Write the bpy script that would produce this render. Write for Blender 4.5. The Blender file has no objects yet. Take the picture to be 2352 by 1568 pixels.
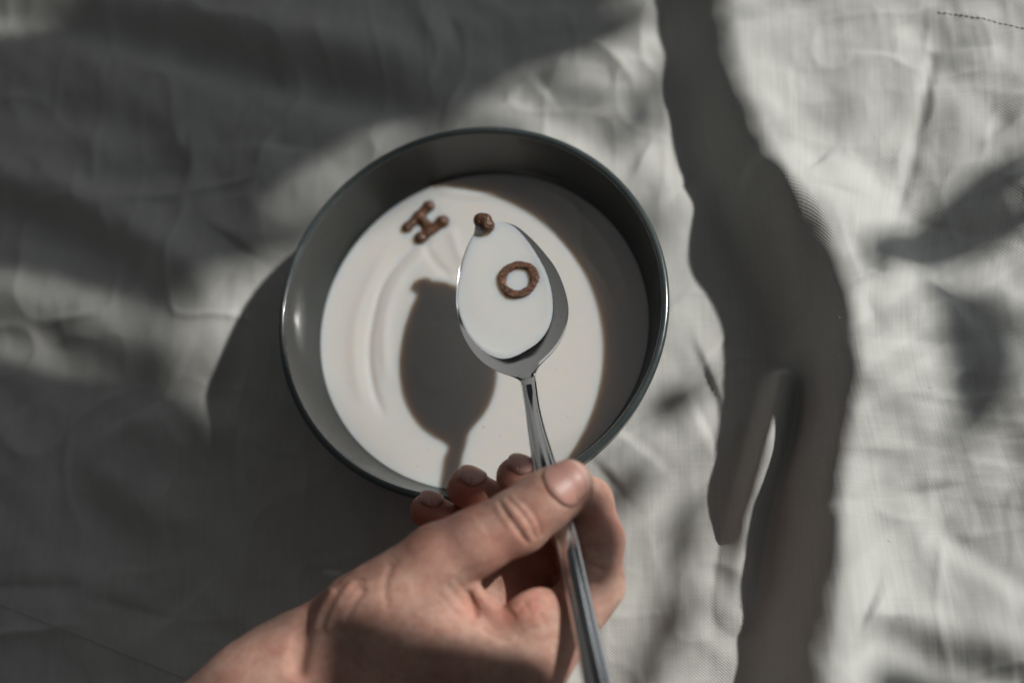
import bpy, bmesh, math, random
import numpy as np
from mathutils import Matrix, Vector
random.seed(7); RS = np.random.RandomState(11)
S = 0.001                      # everything below is written in millimetres
T = 14.0                       # height of the milk surface above the cloth (mm)
scene = bpy.context.scene
COL = scene.collection

# ------------------------------------------------------------------ camera
A_, B_ = 0.331717164, 0.184256913
CAM = np.array([107.5106, -186.0879, 511.9307 + T])
LENS = 50.0
Rx = np.array([[1, 0, 0], [0, math.cos(A_), -math.sin(A_)], [0, math.sin(A_), math.cos(A_)]])
Ry = np.array([[math.cos(B_), 0, math.sin(B_)], [0, 1, 0], [-math.sin(B_), 0, math.cos(B_)]])
R = Ry @ Rx
FPX = LENS * 2352 / 36.0
cd = bpy.data.cameras.new('camera'); cam = bpy.data.objects.new('camera', cd); COL.objects.link(cam)
m = Matrix.Identity(4)
for i in range(3):
    for j in range(3): m[i][j] = R[i, j]
    m[i][3] = CAM[i] * S
cam.matrix_world = m
cd.lens = LENS; cd.sensor_width = 36; cd.sensor_fit = 'HORIZONTAL'; cd.clip_start = 0.02; cd.clip_end = 20
cd.dof.use_dof = True
scene.camera = cam

def at(px, py, z):             # pixel of the photograph (2352 wide) + height above the cloth -> point in mm
    d = R @ np.array([(px - 1176) / FPX, -(py - 784) / FPX, -1.0])
    t = (z - CAM[2]) / d[2]
    return CAM + d * t
def atv(px, py, z):
    px = np.asarray(px, float); py = np.asarray(py, float); z = np.broadcast_to(z, px.shape)
    d = np.stack([(px - 1176) / FPX, -(py - 784) / FPX, -np.ones_like(px)], -1) @ R.T
    return CAM + d * ((z - CAM[2]) / d[..., 2])[..., None]
def proj(P):
    q = (np.asarray(P) - CAM) @ R
    return np.stack([1176 - FPX * q[..., 0] / q[..., 2], 784 + FPX * q[..., 1] / q[..., 2]], -1)
foc = at(1180, 660, T + 42)
cd.dof.focus_distance = float(-((foc - CAM) @ R)[2]) * S
cd.dof.aperture_fstop = 3.3

# ------------------------------------------------------------------ light
SUN = np.array([1.067, 0.463, 1.0]); SUNN = SUN / np.linalg.norm(SUN)
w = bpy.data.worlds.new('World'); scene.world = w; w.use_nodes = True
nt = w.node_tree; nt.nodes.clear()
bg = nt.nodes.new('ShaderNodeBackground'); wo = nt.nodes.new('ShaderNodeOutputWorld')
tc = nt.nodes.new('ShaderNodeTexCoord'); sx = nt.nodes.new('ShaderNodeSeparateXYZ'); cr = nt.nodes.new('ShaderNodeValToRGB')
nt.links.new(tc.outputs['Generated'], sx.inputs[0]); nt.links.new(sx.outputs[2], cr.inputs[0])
e = cr.color_ramp.elements                       # pale walls, ceiling with a dark band shaped for the spoon's black reflection, more light towards the window side (+x)
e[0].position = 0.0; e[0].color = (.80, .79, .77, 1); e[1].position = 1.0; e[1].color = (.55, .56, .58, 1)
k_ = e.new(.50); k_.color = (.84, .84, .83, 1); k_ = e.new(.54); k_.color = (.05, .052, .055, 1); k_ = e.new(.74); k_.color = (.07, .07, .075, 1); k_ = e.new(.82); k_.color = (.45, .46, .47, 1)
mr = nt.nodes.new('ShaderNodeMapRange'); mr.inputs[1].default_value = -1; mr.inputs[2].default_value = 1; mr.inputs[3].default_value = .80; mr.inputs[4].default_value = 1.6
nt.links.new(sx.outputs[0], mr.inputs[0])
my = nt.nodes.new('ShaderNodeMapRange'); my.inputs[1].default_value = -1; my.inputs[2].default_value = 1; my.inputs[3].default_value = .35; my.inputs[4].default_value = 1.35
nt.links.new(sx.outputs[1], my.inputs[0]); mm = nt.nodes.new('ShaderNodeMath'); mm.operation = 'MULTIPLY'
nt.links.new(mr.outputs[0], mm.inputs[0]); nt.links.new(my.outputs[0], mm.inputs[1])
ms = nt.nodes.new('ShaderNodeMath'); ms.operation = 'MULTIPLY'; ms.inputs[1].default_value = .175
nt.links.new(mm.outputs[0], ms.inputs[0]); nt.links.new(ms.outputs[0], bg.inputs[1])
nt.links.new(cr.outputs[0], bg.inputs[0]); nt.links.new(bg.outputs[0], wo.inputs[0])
sl = bpy.data.lights.new('sun', 'SUN'); so = bpy.data.objects.new('sun', sl); COL.objects.link(so)
sl.energy = 4.1; sl.angle = math.radians(1.5); sl.color = (1.0, 0.972, 0.925)
so.rotation_euler = Vector(-SUNN).to_track_quat('-Z', 'Y').to_euler()
al = bpy.data.lights.new('window_light', 'AREA'); ao = bpy.data.objects.new('window_light', al); COL.objects.link(ao)
al.shape = 'RECTANGLE'; al.size = 0.38; al.size_y = 0.48; al.energy = 0.55; al.color = (0.86, 0.94, 1.0)
wd = Vector((0.84, 0.34, 0.50)); ao.location = wd * 0.70
ao.rotation_euler = (-wd).to_track_quat('-Z', 'Y').to_euler()
scene.view_settings.view_transform = 'Standard'; scene.view_settings.look = 'None'
scene.view_settings.exposure = -0.1; scene.view_settings.gamma = 1.0

# ------------------------------------------------------------------ helpers
def tag(o, label=None, cat=None, kind=None, group=None):
    if label: o['label'] = label
    if cat: o['category'] = cat
    if kind: o['kind'] = kind
    if group: o['group'] = group
    return o
def empty(name, loc):
    o = bpy.data.objects.new(name, None); COL.objects.link(o); o.location = Vector(loc) * S
    o.empty_display_size = 0.01; return o
def mesh_obj(name, V, F, mat, parent=None, smooth=True):
    me = bpy.data.meshes.new(name)
    V = np.asarray(V, float) * S
    q_ = parent
    while q_ is not None:
        V = V - np.array(q_.location)[None]; q_ = q_.parent
    if isinstance(F, np.ndarray):
        n = len(F); k = F.shape[1]
        me.vertices.add(len(V)); me.vertices.foreach_set('co', V.astype(np.float32).ravel())
        me.loops.add(n * k); me.loops.foreach_set('vertex_index', F.astype(np.int32).ravel())
        me.polygons.add(n); me.polygons.foreach_set('loop_start', np.arange(0, n * k, k, dtype=np.int32))
        me.update(calc_edges=True)
    else:
        me.from_pydata([tuple(v) for v in V], [], F)
    me.validate()
    me.polygons.foreach_set('use_smooth', [smooth] * len(me.polygons))
    me.materials.append(mat)
    o = bpy.data.objects.new(name, me); COL.objects.link(o)
    if parent is not None: o.parent = parent
    return o
def grid_faces(nu, nv, wrap_v=False, wrap_u=False):
    F = []
    a = np.arange(nu * nv).reshape(nu, nv)
    if wrap_v: a = np.concatenate([a, a[:, :1]], 1)
    if wrap_u: a = np.concatenate([a, a[:1]], 0)
    return np.stack([a[:-1, :-1], a[1:, :-1], a[1:, 1:], a[:-1, 1:]], -1).reshape(-1, 4)
def seg_dist(X, Y, pts):       # distance of X,Y to a polyline, and the running parameter 0..1
    best = np.full(X.shape, 1e9); par = np.zeros(X.shape); n = len(pts) - 1
    for i in range(n):
        ax, ay = pts[i]; bx, by = pts[i + 1]; dx, dy = bx - ax, by - ay
        L = dx * dx + dy * dy + 1e-9
        t = np.clip(((X - ax) * dx + (Y - ay) * dy) / L, 0, 1)
        d = np.hypot(X - ax - t * dx, Y - ay - t * dy)
        k = d < best; best = np.where(k, d, best); par = np.where(k, (i + t) / n, par)
    return best, par
def chaikin(p, n=2):
    p = np.asarray(p, float)
    for _ in range(n):
        q = np.empty((2 * len(p), p.shape[1])); q[0] = p[0]; q[-1] = p[-1]
        q[1:-1:2] = .75 * p[:-1] + .25 * p[1:]; q[2:-1:2] = .25 * p[:-1] + .75 * p[1:]
        p = q
    return p
def vnoise(X, Y, seed=0):      # smooth value noise, period free
    def h(i, j):
        v = np.sin(i * 127.1 + j * 311.7 + seed * 74.7) * 43758.5453
        return v - np.floor(v)
    xi, yi = np.floor(X), np.floor(Y); u, v = X - xi, Y - yi
    u = u * u * u * (u * (u * 6 - 15) + 10); v = v * v * v * (v * (v * 6 - 15) + 10)
    return ((h(xi, yi) * (1 - u) + h(xi + 1, yi) * u) * (1 - v) + (h(xi, yi + 1) * (1 - u) + h(xi + 1, yi + 1) * u) * v) * 2 - 1
def noise3(P, sc, seed=0):
    return (vnoise(P[:, 0] / sc + P[:, 2] / sc * .6, P[:, 1] / sc, seed) + vnoise(P[:, 1] / sc + 5, P[:, 2] / sc + P[:, 0] / sc * .6, seed + 3)) * .5
def sstep(a, b, x):
    t = np.clip((x - a) / (b - a), 0, 1); return t * t * (3 - 2 * t)

# ---- SDF modelling: tapered capsules blended smoothly, surface-net meshed
def cone_sdf(P, a, b, ra, rb):
    a = np.asarray(a); ba = np.asarray(b) - a
    pa = P - a
    t = np.clip((pa @ ba) / (ba @ ba), 0, 1)
    return np.linalg.norm(pa - t[..., None] * ba, axis=-1) - (ra + (rb - ra) * t)
def smin(a, b, k):
    h = np.clip(0.5 + 0.5 * (b - a) / k, 0, 1)
    return b * (1 - h) + a * h - k * h * (1 - h)
def smax(a, b, k): return -smin(-a, -b, k)
def surface_nets(Fv, org, h):
    nx, ny, nz = Fv.shape; ins = Fv < 0
    c = np.zeros((nx - 1, ny - 1, nz - 1), np.int8)
    for i in (0, 1):
        for j in (0, 1):
            for k in (0, 1): c += ins[i:nx - 1 + i, j:ny - 1 + j, k:nz - 1 + k]
    act = (c > 0) & (c < 8)
    idx = np.full(act.shape, -1, np.int64); I = np.argwhere(act); idx[act] = np.arange(len(I))
    acc = np.zeros((len(I), 3)); cnt = np.zeros(len(I))
    cor = [(i, j, k) for i in (0, 1) for j in (0, 1) for k in (0, 1)]
    for p in cor:
        for ax in range(3):
            if p[ax] == 0:
                q = list(p); q[ax] = 1
                f0 = Fv[I[:, 0] + p[0], I[:, 1] + p[1], I[:, 2] + p[2]]; f1 = Fv[I[:, 0] + q[0], I[:, 1] + q[1], I[:, 2] + q[2]]
                s = (f0 < 0) != (f1 < 0)
                t = np.where(s, f0 / np.where(f0 - f1 == 0, 1, f0 - f1), 0)
                for a in range(3): acc[:, a] += np.where(s, p[a] + (t if a == ax else 0), 0)
                cnt += s
    V = (I + acc / cnt[:, None]) * h + org
    Q = []
    for ax in range(3):
        o1, o2 = [(1, 2), (2, 0), (0, 1)][ax]
        sl0 = [slice(None)] * 3; sl1 = [slice(None)] * 3
        sl0[ax] = slice(0, -1); sl1[ax] = slice(1, None)
        a0, a1 = ins[tuple(sl0)], ins[tuple(sl1)]
        E = np.argwhere(a0 != a1)
        ok = (E[:, o1] > 0) & (E[:, o2] > 0) & (E[:, o1] < Fv.shape[o1] - 1) & (E[:, o2] < Fv.shape[o2] - 1)
        E = E[ok]; flip = a0[E[:, 0], E[:, 1], E[:, 2]]
        def cell(d1, d2):
            e = E.copy(); e[:, o1] -= d1; e[:, o2] -= d2; return idx[e[:, 0], e[:, 1], e[:, 2]]
        q = np.stack([cell(1, 1), cell(0, 1), cell(0, 0), cell(1, 0)], 1)
        q[~flip] = q[~flip][:, ::-1]; Q.append(q)
    return V, np.concatenate(Q)
def mesh_sdf(fn, lo, hi, h):
    lo = np.array(lo, float); n = np.ceil((np.array(hi) - lo) / h).astype(int) + 1
    ax = [lo[i] + np.arange(n[i]) * h for i in range(3)]
    F = np.empty(n)
    for i0 in range(0, n[0], 24):
        G = np.stack(np.meshgrid(ax[0][i0:i0 + 24], ax[1], ax[2], indexing='ij'), -1)
        F[i0:i0 + 24] = fn(G.reshape(-1, 3)).reshape(G.shape[:3])
    return surface_nets(F, lo, h)
def normals_of(V, F):
    n = np.zeros_like(V); a = np.cross(V[F[:, 2]] - V[F[:, 0]], V[F[:, 3]] - V[F[:, 1]])
    for k in range(4): 
        for c in range(3): n[:, c] += np.bincount(F[:, k], a[:, c], len(V))
    return n / (np.linalg.norm(n, axis=1)[:, None] + 1e-12)
def relax(V, F, it=2, l=.5):
    for _ in range(it):
        s = np.zeros_like(V); c = np.zeros(len(V))
        for a, b in ((0, 1), (1, 2), (2, 3), (3, 0)):
            for p, q in ((a, b), (b, a)):
                for k in range(3): s[:, k] += np.bincount(F[:, p], V[F[:, q], k], len(V))
                c += np.bincount(F[:, p], minlength=len(V))
        V = V + l * (s / np.maximum(c, 1)[:, None] - V)
    return V

# ------------------------------------------------------------------ materials
def mat(name):
    m = bpy.data.materials.new(name); m.use_nodes = True
    return m, m.node_tree, m.node_tree.nodes['Principled BSDF']
def N(t, k, **kw):
    n = t.nodes.new(k)
    for a, b in kw.items(): setattr(n, a, b)
    return n
def mix_rgb(t, fac, a, b, mode='MIX'):
    n = N(t, 'ShaderNodeMix', data_type='RGBA', blend_type=mode)
    if isinstance(fac, (int, float)): n.inputs[0].default_value = fac
    else: t.links.new(fac, n.inputs[0])
    for s, v in ((6, a), (7, b)):
        if isinstance(v, tuple): n.inputs[s].default_value = (*v, 1)
        else: t.links.new(v, n.inputs[s])
    return n.outputs[2]
def noise(t, vec, scale, detail=2, rough=.5, dist=0):
    n = N(t, 'ShaderNodeTexNoise'); n.inputs['Scale'].default_value = scale; n.inputs['Detail'].default_value = detail
    n.inputs['Roughness'].default_value = rough; n.inputs['Distortion'].default_value = dist
    if vec is not None: t.links.new(vec, n.inputs['Vector'])
    return n.outputs['Fac']
def ramp(t, v, a, b, lo=0., hi=1.):
    n = N(t, 'ShaderNodeMapRange'); n.inputs[1].default_value = a; n.inputs[2].default_value = b
    n.inputs[3].default_value = lo; n.inputs[4].default_value = hi; t.links.new(v, n.inputs[0]); return n.outputs[0]
def mth(t, op, a, b=None):
    n = N(t, 'ShaderNodeMath', operation=op)
    for i, v in enumerate((a, b)):
        if v is None: continue
        if isinstance(v, (int, float)): n.inputs[i].default_value = v
        else: t.links.new(v, n.inputs[i])
    return n.outputs[0]
def bump(t, hgt, dist, strength=1.0, nrm=None):
    n = N(t, 'ShaderNodeBump'); n.inputs['Distance'].default_value = dist; n.inputs['Strength'].default_value = strength
    t.links.new(hgt, n.inputs['Height'])
    if nrm is not None: t.links.new(nrm, n.inputs['Normal'])
    return n.outputs[0]
def objco(t, rot=0, scale=(1, 1, 1)):
    c = N(t, 'ShaderNodeTexCoord'); mp = N(t, 'ShaderNodeMapping'); mp.inputs['Rotation'].default_value = (0, 0, rot)
    mp.inputs['Scale'].default_value = scale; t.links.new(c.outputs['Object'], mp.inputs[0]); return mp.outputs[0]

# linen: plain weave relief, slubs, faint colour variation
LIN, t, p = mat('linen')
def thr(rot=0, scale=(1, 1, 1)):
    c = N(t, 'ShaderNodeAttribute'); c.attribute_name = 'thread'; mp = N(t, 'ShaderNodeMapping'); mp.inputs['Rotation'].default_value = (0, 0, rot)
    mp.inputs['Scale'].default_value = scale; t.links.new(c.outputs['Vector'], mp.inputs[0]); return mp.outputs[0]
co = thr(math.radians(-7))
wob = noise(t, co, 90, 2)
sp = N(t, 'ShaderNodeSeparateXYZ'); t.links.new(co, sp.inputs[0])
PITCH = 2 * math.pi / 0.00118
nx_ = mth(t, 'SINE', mth(t, 'ADD', mth(t, 'MULTIPLY', sp.outputs[0], PITCH), mth(t, 'MULTIPLY', wob, 5)))
ny_ = mth(t, 'SINE', mth(t, 'ADD', mth(t, 'MULTIPLY', sp.outputs[1], PITCH * .93), mth(t, 'MULTIPLY', wob, 4)))
weave = mth(t, 'MULTIPLY', nx_, ny_)
slubv = noise(t, thr(math.radians(-7), (900, 38, 1)), 1, 2)
slubh = noise(t, thr(math.radians(-7), (45, 800, 1)), 1, 2)
hgt = mth(t, 'ADD', mth(t, 'MULTIPLY', weave, .20), mth(t, 'ADD', mth(t, 'MULTIPLY', slubv, .34), mth(t, 'MULTIPLY', slubh, .40)))
t.links.new(bump(t, hgt, 0.00022, 1.0), p.inputs['Normal'])
c0 = mix_rgb(t, ramp(t, slubv, .3, .7), (.485, .49, .47), (.545, .545, .52))
c1 = mix_rgb(t, ramp(t, weave, -1, 1, 0, .36), c0, (.38, .385, .37))
t.links.new(c1, p.inputs['Base Color']); p.inputs['Roughness'].default_value = .9
p.inputs['Specular IOR Level'].default_value = .2; p.inputs['Sheen Weight'].default_value = .12

# dark glazed stoneware
def glaze(name, c_a, c_b, rough):
    m, t, p = mat(name)
    co = objco(t); n1 = noise(t, co, 34, 6, .65, .6); n2 = noise(t, co, 900, 2)
    t.links.new(mix_rgb(t, ramp(t, n1, .35, .65), c_a, c_b), p.inputs['Base Color'])
    t.links.new(ramp(t, n1, .3, .7, rough - .10, rough + .14), p.inputs['Roughness'])
    t.links.new(bump(t, n2, .00004, .5), p.inputs['Normal'])
    p.inputs['Coat Weight'].default_value = .45; p.inputs['Coat Roughness'].default_value = .14
    return m
GLAZE = glaze('dark_glaze', (.016, .020, .019), (.027, .031, .029), .34)
RIMG = glaze('rim_glaze', (.040, .052, .053), (.055, .068, .068), .22)

# milk
MILK, t, p = mat('milk')
co = objco(t); n1 = noise(t, co, 38, 3, .5, 1.2)
t.links.new(mix_rgb(t, ramp(t, n1, .4, .62), (.60, .592, .57), (.615, .60, .578)), p.inputs['Base Color'])
p.inputs['Roughness'].default_value = .09; p.inputs['IOR'].default_value = 1.36
p.inputs['Subsurface Weight'].default_value = 1.0; p.inputs['Subsurface Radius'].default_value = (1.0, .66, .40)
p.inputs['Subsurface Scale'].default_value = .009
n2 = noise(t, co, 30, 1, .4, .8); t.links.new(bump(t, n2, .0012, .3), p.inputs['Normal'])

# polished steel with fine scratches
STEEL, t, p = mat('steel')
p.inputs['Metallic'].default_value = 1.0
co = objco(t, .5); n1 = noise(t, co, 160, 4); sc = noise(t, objco(t, .9, (3500, 120, 600)), 1, 2); sc2 = noise(t, objco(t, -.4, (160, 4200, 700)), 1, 2)
spots = noise(t, co, 700, 3)
t.links.new(mix_rgb(t, ramp(t, spots, .66, .76, 0, .7), (.86, .86, .85), (.40, .35, .28)), p.inputs['Base Color'])
t.links.new(ramp(t, n1, .35, .7, .05, .12), p.inputs['Roughness'])
t.links.new(bump(t, mth(t, 'ADD', sc, sc2), .000012, .5), p.inputs['Normal'])

# crisp chocolate cereal
CER, t, p = mat('cereal')
co = objco(t); n1 = noise(t, co, 900, 6, .65); n2 = noise(t, co, 260, 4)
ca = mix_rgb(t, ramp(t, n1, .38, .62), (.018, .006, .003), (.27, .125, .066))
t.links.new(mix_rgb(t, ramp(t, n2, .35, .7), ca, (.10, .042, .020)), p.inputs['Base Color'])
t.links.new(ramp(t, n2, .4, .6, .30, .6), p.inputs['Roughness'])
t.links.new(bump(t, n1, .0012, 1.0), p.inputs['Normal'])
CERW, t2, p2 = mat('wet_cereal')
co = objco(t2); n1 = noise(t2, co, 800, 5, .6)
t2.links.new(mix_rgb(t2, ramp(t2, n1, .35, .65), (.022, .008, .003), (.145, .062, .028)), p2.inputs['Base Color'])
p2.inputs['Roughness'].default_value = .45; p2.inputs['Coat Weight'].default_value = .35; p2.inputs['Coat Roughness'].default_value = .08
t2.links.new(bump(t2, n1, .0005, .7), p2.inputs['Normal'])

# skin
SKIN, t, p = mat('skin')
co = objco(t); b1 = noise(t, co, 60, 5, .62); b2 = noise(t, co, 330, 4, .6); b3 = noise(t, co, 1500, 3, .6)
c = mix_rgb(t, ramp(t, b1, .35, .68), (.58, .375, .30), (.475, .245, .19))
c = mix_rgb(t, ramp(t, b2, .45, .75, 0, .55), c, (.38, .17, .12))
at_ = N(t, 'ShaderNodeAttribute'); at_.attribute_name = 'flush'
c = mix_rgb(t, at_.outputs['Fac'], c, (.50, .155, .105))
t.links.new(c, p.inputs['Base Color'])
t.links.new(ramp(t, b2, .3, .7, .36, .52), p.inputs['Roughness'])
p.inputs['Specular IOR Level'].default_value = .35
p.inputs['Subsurface Weight'].default_value = .55; p.inputs['Subsurface Radius'].default_value = (1.0, .30, .16)
p.inputs['Subsurface Scale'].default_value = .0026
vor = N(t, 'ShaderNodeTexVoronoi', feature='DISTANCE_TO_EDGE'); vor.inputs['Scale'].default_value = 850
t.links.new(objco(t, .5, (1, 1.6, 1)), vor.inputs['Vector'])
hh = mth(t, 'ADD', mth(t, 'MULTIPLY', ramp(t, vor.outputs['Distance'], 0, .25), .35), mth(t, 'MULTIPLY', b3, .5))
t.links.new(bump(t, hh, .00042, .9), p.inputs['Normal'])
NAIL, t, p = mat('nail')
co = objco(t); b1 = noise(t, co, 150, 2); ta = N(t, 'ShaderNodeAttribute'); ta.attribute_name = 'tip'
c = mix_rgb(t, b1, (.45, .25, .205), (.40, .215, .18))
t.links.new(mix_rgb(t, ta.outputs['Fac'], c, (.60, .50, .42)), p.inputs['Base Color'])
p.inputs['Roughness'].default_value = .46; p.inputs['Subsurface Weight'].default_value = .5; p.inputs['Subsurface Scale'].default_value = .001
THR, t, p = mat('thread'); p.inputs['Base Color'].default_value = (.5, .5, .47, 1); p.inputs['Roughness'].default_value = .9
SUNMASK, t, p = mat('sun_mask_cloth'); co = objco(t)  # for the made-up sheet that blocks the sun
t.links.new(mix_rgb(t, noise(t, co, 30, 3), (.20, .20, .20), (.26, .26, .25)), p.inputs['Base Color']); p.inputs['Roughness'].default_value = .95

# ------------------------------------------------------------------ the cloth
def W2(pts, z):
    return [tuple(at(a, b, z)[:2]) for a, b in pts]
CREST = [(1600, -260, 24), (1645, -100, 25), (1672, 80, 26), (1705, 220, 27), (1775, 370, 31), (1870, 500, 38.5), (1945, 640, 48), (1958, 800, 51), (1948, 950, 45), (1915, 1150, 36), (1895, 1400, 31), (1875, 1568, 29), (1850, 1800, 28)]
cr3 = chaikin([(*at(a, b, z)[:2], z) for a, b, z in CREST], 2)
def cloth_height(X, Y, base=False):
    pts = [(a, b) for a, b, _ in cr3]
    d, par = seg_dist(X, Y, pts)
    hz = np.interp(par, np.linspace(0, 1, len(cr3)), cr3[:, 2])
    cx = np.interp(-Y, [-p[1] for p in cr3], [p[0] for p in cr3])
    side = np.where(X > cx, 1.0, -1.0); sd = d * side
    low = 4 * sstep(-60, 0, sd) * 0
    left = hz * sstep(-28, 5.0, sd)
    plate = hz * sstep(-28, 5.0, sd) - (13 * sstep(20, 42, hz) + 3) * sstep(-6, 36, sd) + 9 * sstep(36, 120, sd) - 4 * sstep(110, 160, sd)
    Z = plate
    if base: return Z
    def ridge(px, zz, hgt, wid, fall=.18):
        nonlocal Z
        pp = chaikin(W2(px, zz), 2); dd, pr = seg_dist(X, Y, [tuple(q) for q in pp])
        env = sstep(0, fall, pr) * sstep(0, fall, 1 - pr)
        Z = Z + hgt * env * np.exp(-(dd / wid) ** 2)
    # strokes on the raised right part
    ridge([(1700, 330), (1850, 400), (2000, 520), (2110, 640)], 40, 4.0, 9)
    ridge([(1880, 330), (1990, 400), (2080, 500)], 40, 2.2, 7)
    ridge([(2150, 60), (2110, 300), (2050, 480), (2010, 620)], 40, -1.8, 3.0, .1)
    ridge([(2000, 60), (1960, 260), (1930, 420)], 40, 2.0, 9)
    ridge([(2100, -20), (2210, 130), (2330, 260)], 40, -3.0, 9)
    ridge([(2240, 60), (2220, 300), (2160, 480)], 40, 2.2, 9)
    ridge([(1960, 600), (2100, 560), (2250, 540), (2420, 520)], 40, -4, 14)
    ridge([(2150, 640), (2280, 560), (2400, 430)], 40, -2.5, 15)
    ridge([(2000, 720), (2150, 690), (2300, 690), (2420, 720)], 40, 3, 10)
    ridge([(2020, 1100), (2150, 1230), (2280, 1330), (2420, 1420)], 40, 2.2, 8)
    ridge([(2150, 1180), (2260, 1260), (2400, 1360)], 40, -1.8, 5)
    ridge([(2020, 1020), (2040, 1200), (2060, 1400)], 40, -2.2, 9)
    ridge([(2000, 1420), (2130, 1500), (2250, 1540), (2420, 1570)], 40, -6.5, 10)
    ridge([(2000, 1370), (2120, 1420), (2250, 1450), (2420, 1490)], 40, 4, 9)
    ridge([(2200, 850), (2300, 950), (2400, 1080)], 40, -2.6, 10)
    ridge([(2100, 780), (2120, 950), (2160, 1100)], 40, 2.6, 12)
    ridge([(1940, 1130), (1960, 1300), (1935, 1500), (1930, 1650)], 46, 2.5, 7)
    # strip between the bowl and the big fold
    ridge([(1390, 180), (1450, 330), (1560, 420)], 6, 2.5, 9)
    ridge([(1180, 200), (1330, 300), (1480, 350)], 4, -2.6, 9)
    ridge([(1010, 230), (1150, 260), (1250, 190)], 4, 3.2, 8)
    ridge([(1520, 700), (1590, 760), (1640, 800)], 6, 1.2, 11)
    ridge([(1440, 1010), (1540, 900), (1640, 860)], 6, -2.8, 14)
    ridge([(1400, 1100), (1500, 1010), (1620, 960)], 6, 2.5, 10)
    ps = [at(a_, b_, z_) for a_, b_, z_ in ((1800, 860, 22), (1783, 950, 20), (1762, 1030, 17.5), (1740, 1100, 13.2), (1720, 1190, 8.0), (1704, 1290, 4.5), (1696, 1400, 2.0))]
    q3 = chaikin(np.array(ps), 2); dd, pr = seg_dist(X, Y, [tuple(q[:2]) for q in q3]); hs = np.interp(pr, np.linspace(0, 1, len(q3)), q3[:, 2])
    Z = np.where(dd < 14, smax(Z, (hs + 1.0) * np.exp(-(dd / 7.0) ** 2) - 4 * sstep(7, 14, dd), 1.5), Z)
    ridge([(1770, 320), (1815, 450), (1835, 580), (1850, 700)], 34, 2.5, 5.0, .3)
    # shaded left part
    ridge([(-150, 20), (150, 40), (420, 110), (720, 190), (1010, 260)], 0, -8, 11)
    ridge([(-150, -60), (100, -30), (420, 30), (760, 100), (1000, 180)], 0, 5, 13)
    ridge([(-100, 370), (60, 420), (230, 480), (380, 580), (520, 650)], 0, 6.5, 10)
    ridge([(-100, 450), (60, 500), (220, 560), (330, 640)], 0, -4, 11)
    ridge([(180, 430), (330, 390), (440, 370)], 0, -4, 8)
    ridge([(-100, 200), (60, 240), (240, 260), (400, 330)], 0, -3.5, 11)
    ridge([(-100, 640), (60, 700), (220, 760), (420, 850)], 0, 6, 12)
    ridge([(-100, 730), (120, 790), (330, 870), (560, 900)], 0, -5, 12)
    ridge([(250, 1010), (420, 1090), (560, 1060)], 0, -3, 12)
    ridge([(540, 560), (600, 480), (640, 330)], 0, 3, 12)
    ridge([(620, 160), (760, 90), (900, 110), (1040, 60)], 0, 3, 13)
    ridge([(100, 1180), (300, 1250), (420, 1400)], 0, -3, 14)
    ridge([(300, 950), (380, 1150), (300, 1400)], 0, 3, 16)
    ridge([(0, 950), (90, 1130), (60, 1350)], 0, 3, 18)
    # general softness of pressed linen
    amp = 1 - .75 * np.exp(-((X / 95.) ** 2 + (Y / 95.) ** 2) ** 3)
    Z += amp * (1.9 * vnoise(X / 46 + .3, Y / 40 + 1, 1) + 1.2 * vnoise(X / 23 + Y / 50, Y / 21, 2) + .7 * vnoise(X / 11 + Y / 30, Y / 13, 3) + .12 * vnoise(X / 5.5, Y / 6.5, 4))
    flank = sstep(-36, -26, sd) * sstep(16, 5, sd)
    Z += flank * (1.2 * vnoise(X / 22, Y / 30, 21))
    amp = amp * (1 - .85 * flank)
    for sc_, am, sd_ in ((38, 1.5, 31), (21, .65, 32), (10, .22, 33)):
        q_ = 1 - np.abs(vnoise(X / sc_ + .35 * vnoise(X / 40, Y / 40, sd_ + 7), Y / sc_ * .8 + .4 * vnoise(X / 37, Y / 31, sd_ + 9), sd_))
        Z += amp * am * (q_ ** 5 - .3)
    Z += amp * .10 * vnoise(X / 2.8, Y / 22, 41) + .05 * vnoise(X / 2.6 + Y / 9, Y / 5.0, 6)
    # keep the cloth flat under the bowl's foot
    rr = np.hypot(X, Y); k = sstep(36, 62, rr)
    Z = Z * k + 0.0 * (1 - k)
    lim = 3 + np.maximum(rr - 50, 0) * .75
    Z = np.where(rr < 110, smin(Z, lim, 3.0), Z)
    return Z
gx = np.arange(-300, 300.1, 1.0); gy = np.arange(-230, 260.1, 1.0)
GX, GY = np.meshgrid(gx, gy, indexing='ij')
GZ = cloth_height(GX, GY)
GB = cloth_height(GX, GY, True)
U_ = np.concatenate([np.zeros((1, len(gy))), np.cumsum(np.hypot(1.0, np.diff(GB, axis=0)), 0)], 0)
for _ in range(12): U_[:, 1:-1] = (U_[:, :-2] + U_[:, 1:-1] * 2 + U_[:, 2:]) / 4
V_ = np.concatenate([np.zeros((len(gx), 1)), np.cumsum(np.hypot(1.0, np.diff(GB, axis=1)), 1)], 1)
for _ in range(12): V_[1:-1] = (V_[:-2] + V_[1:-1] * 2 + V_[2:]) / 4
UVC = np.stack([U_, V_, 0 * U_], -1).reshape(-1, 3) * S      # length along the threads, so the weave follows the folds
cloth = mesh_obj('tablecloth', np.stack([GX, GY, GZ], -1).reshape(-1, 3), grid_faces(len(gx), len(gy)), LIN)
at0 = cloth.data.attributes.new('thread', 'FLOAT_VECTOR', 'POINT'); at0.data.foreach_set('vector', UVC.astype(np.float32).ravel())
tag(cloth, 'rumpled grey white linen cloth under the bowl, with a tall fold on the right', 'tablecloth')
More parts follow.
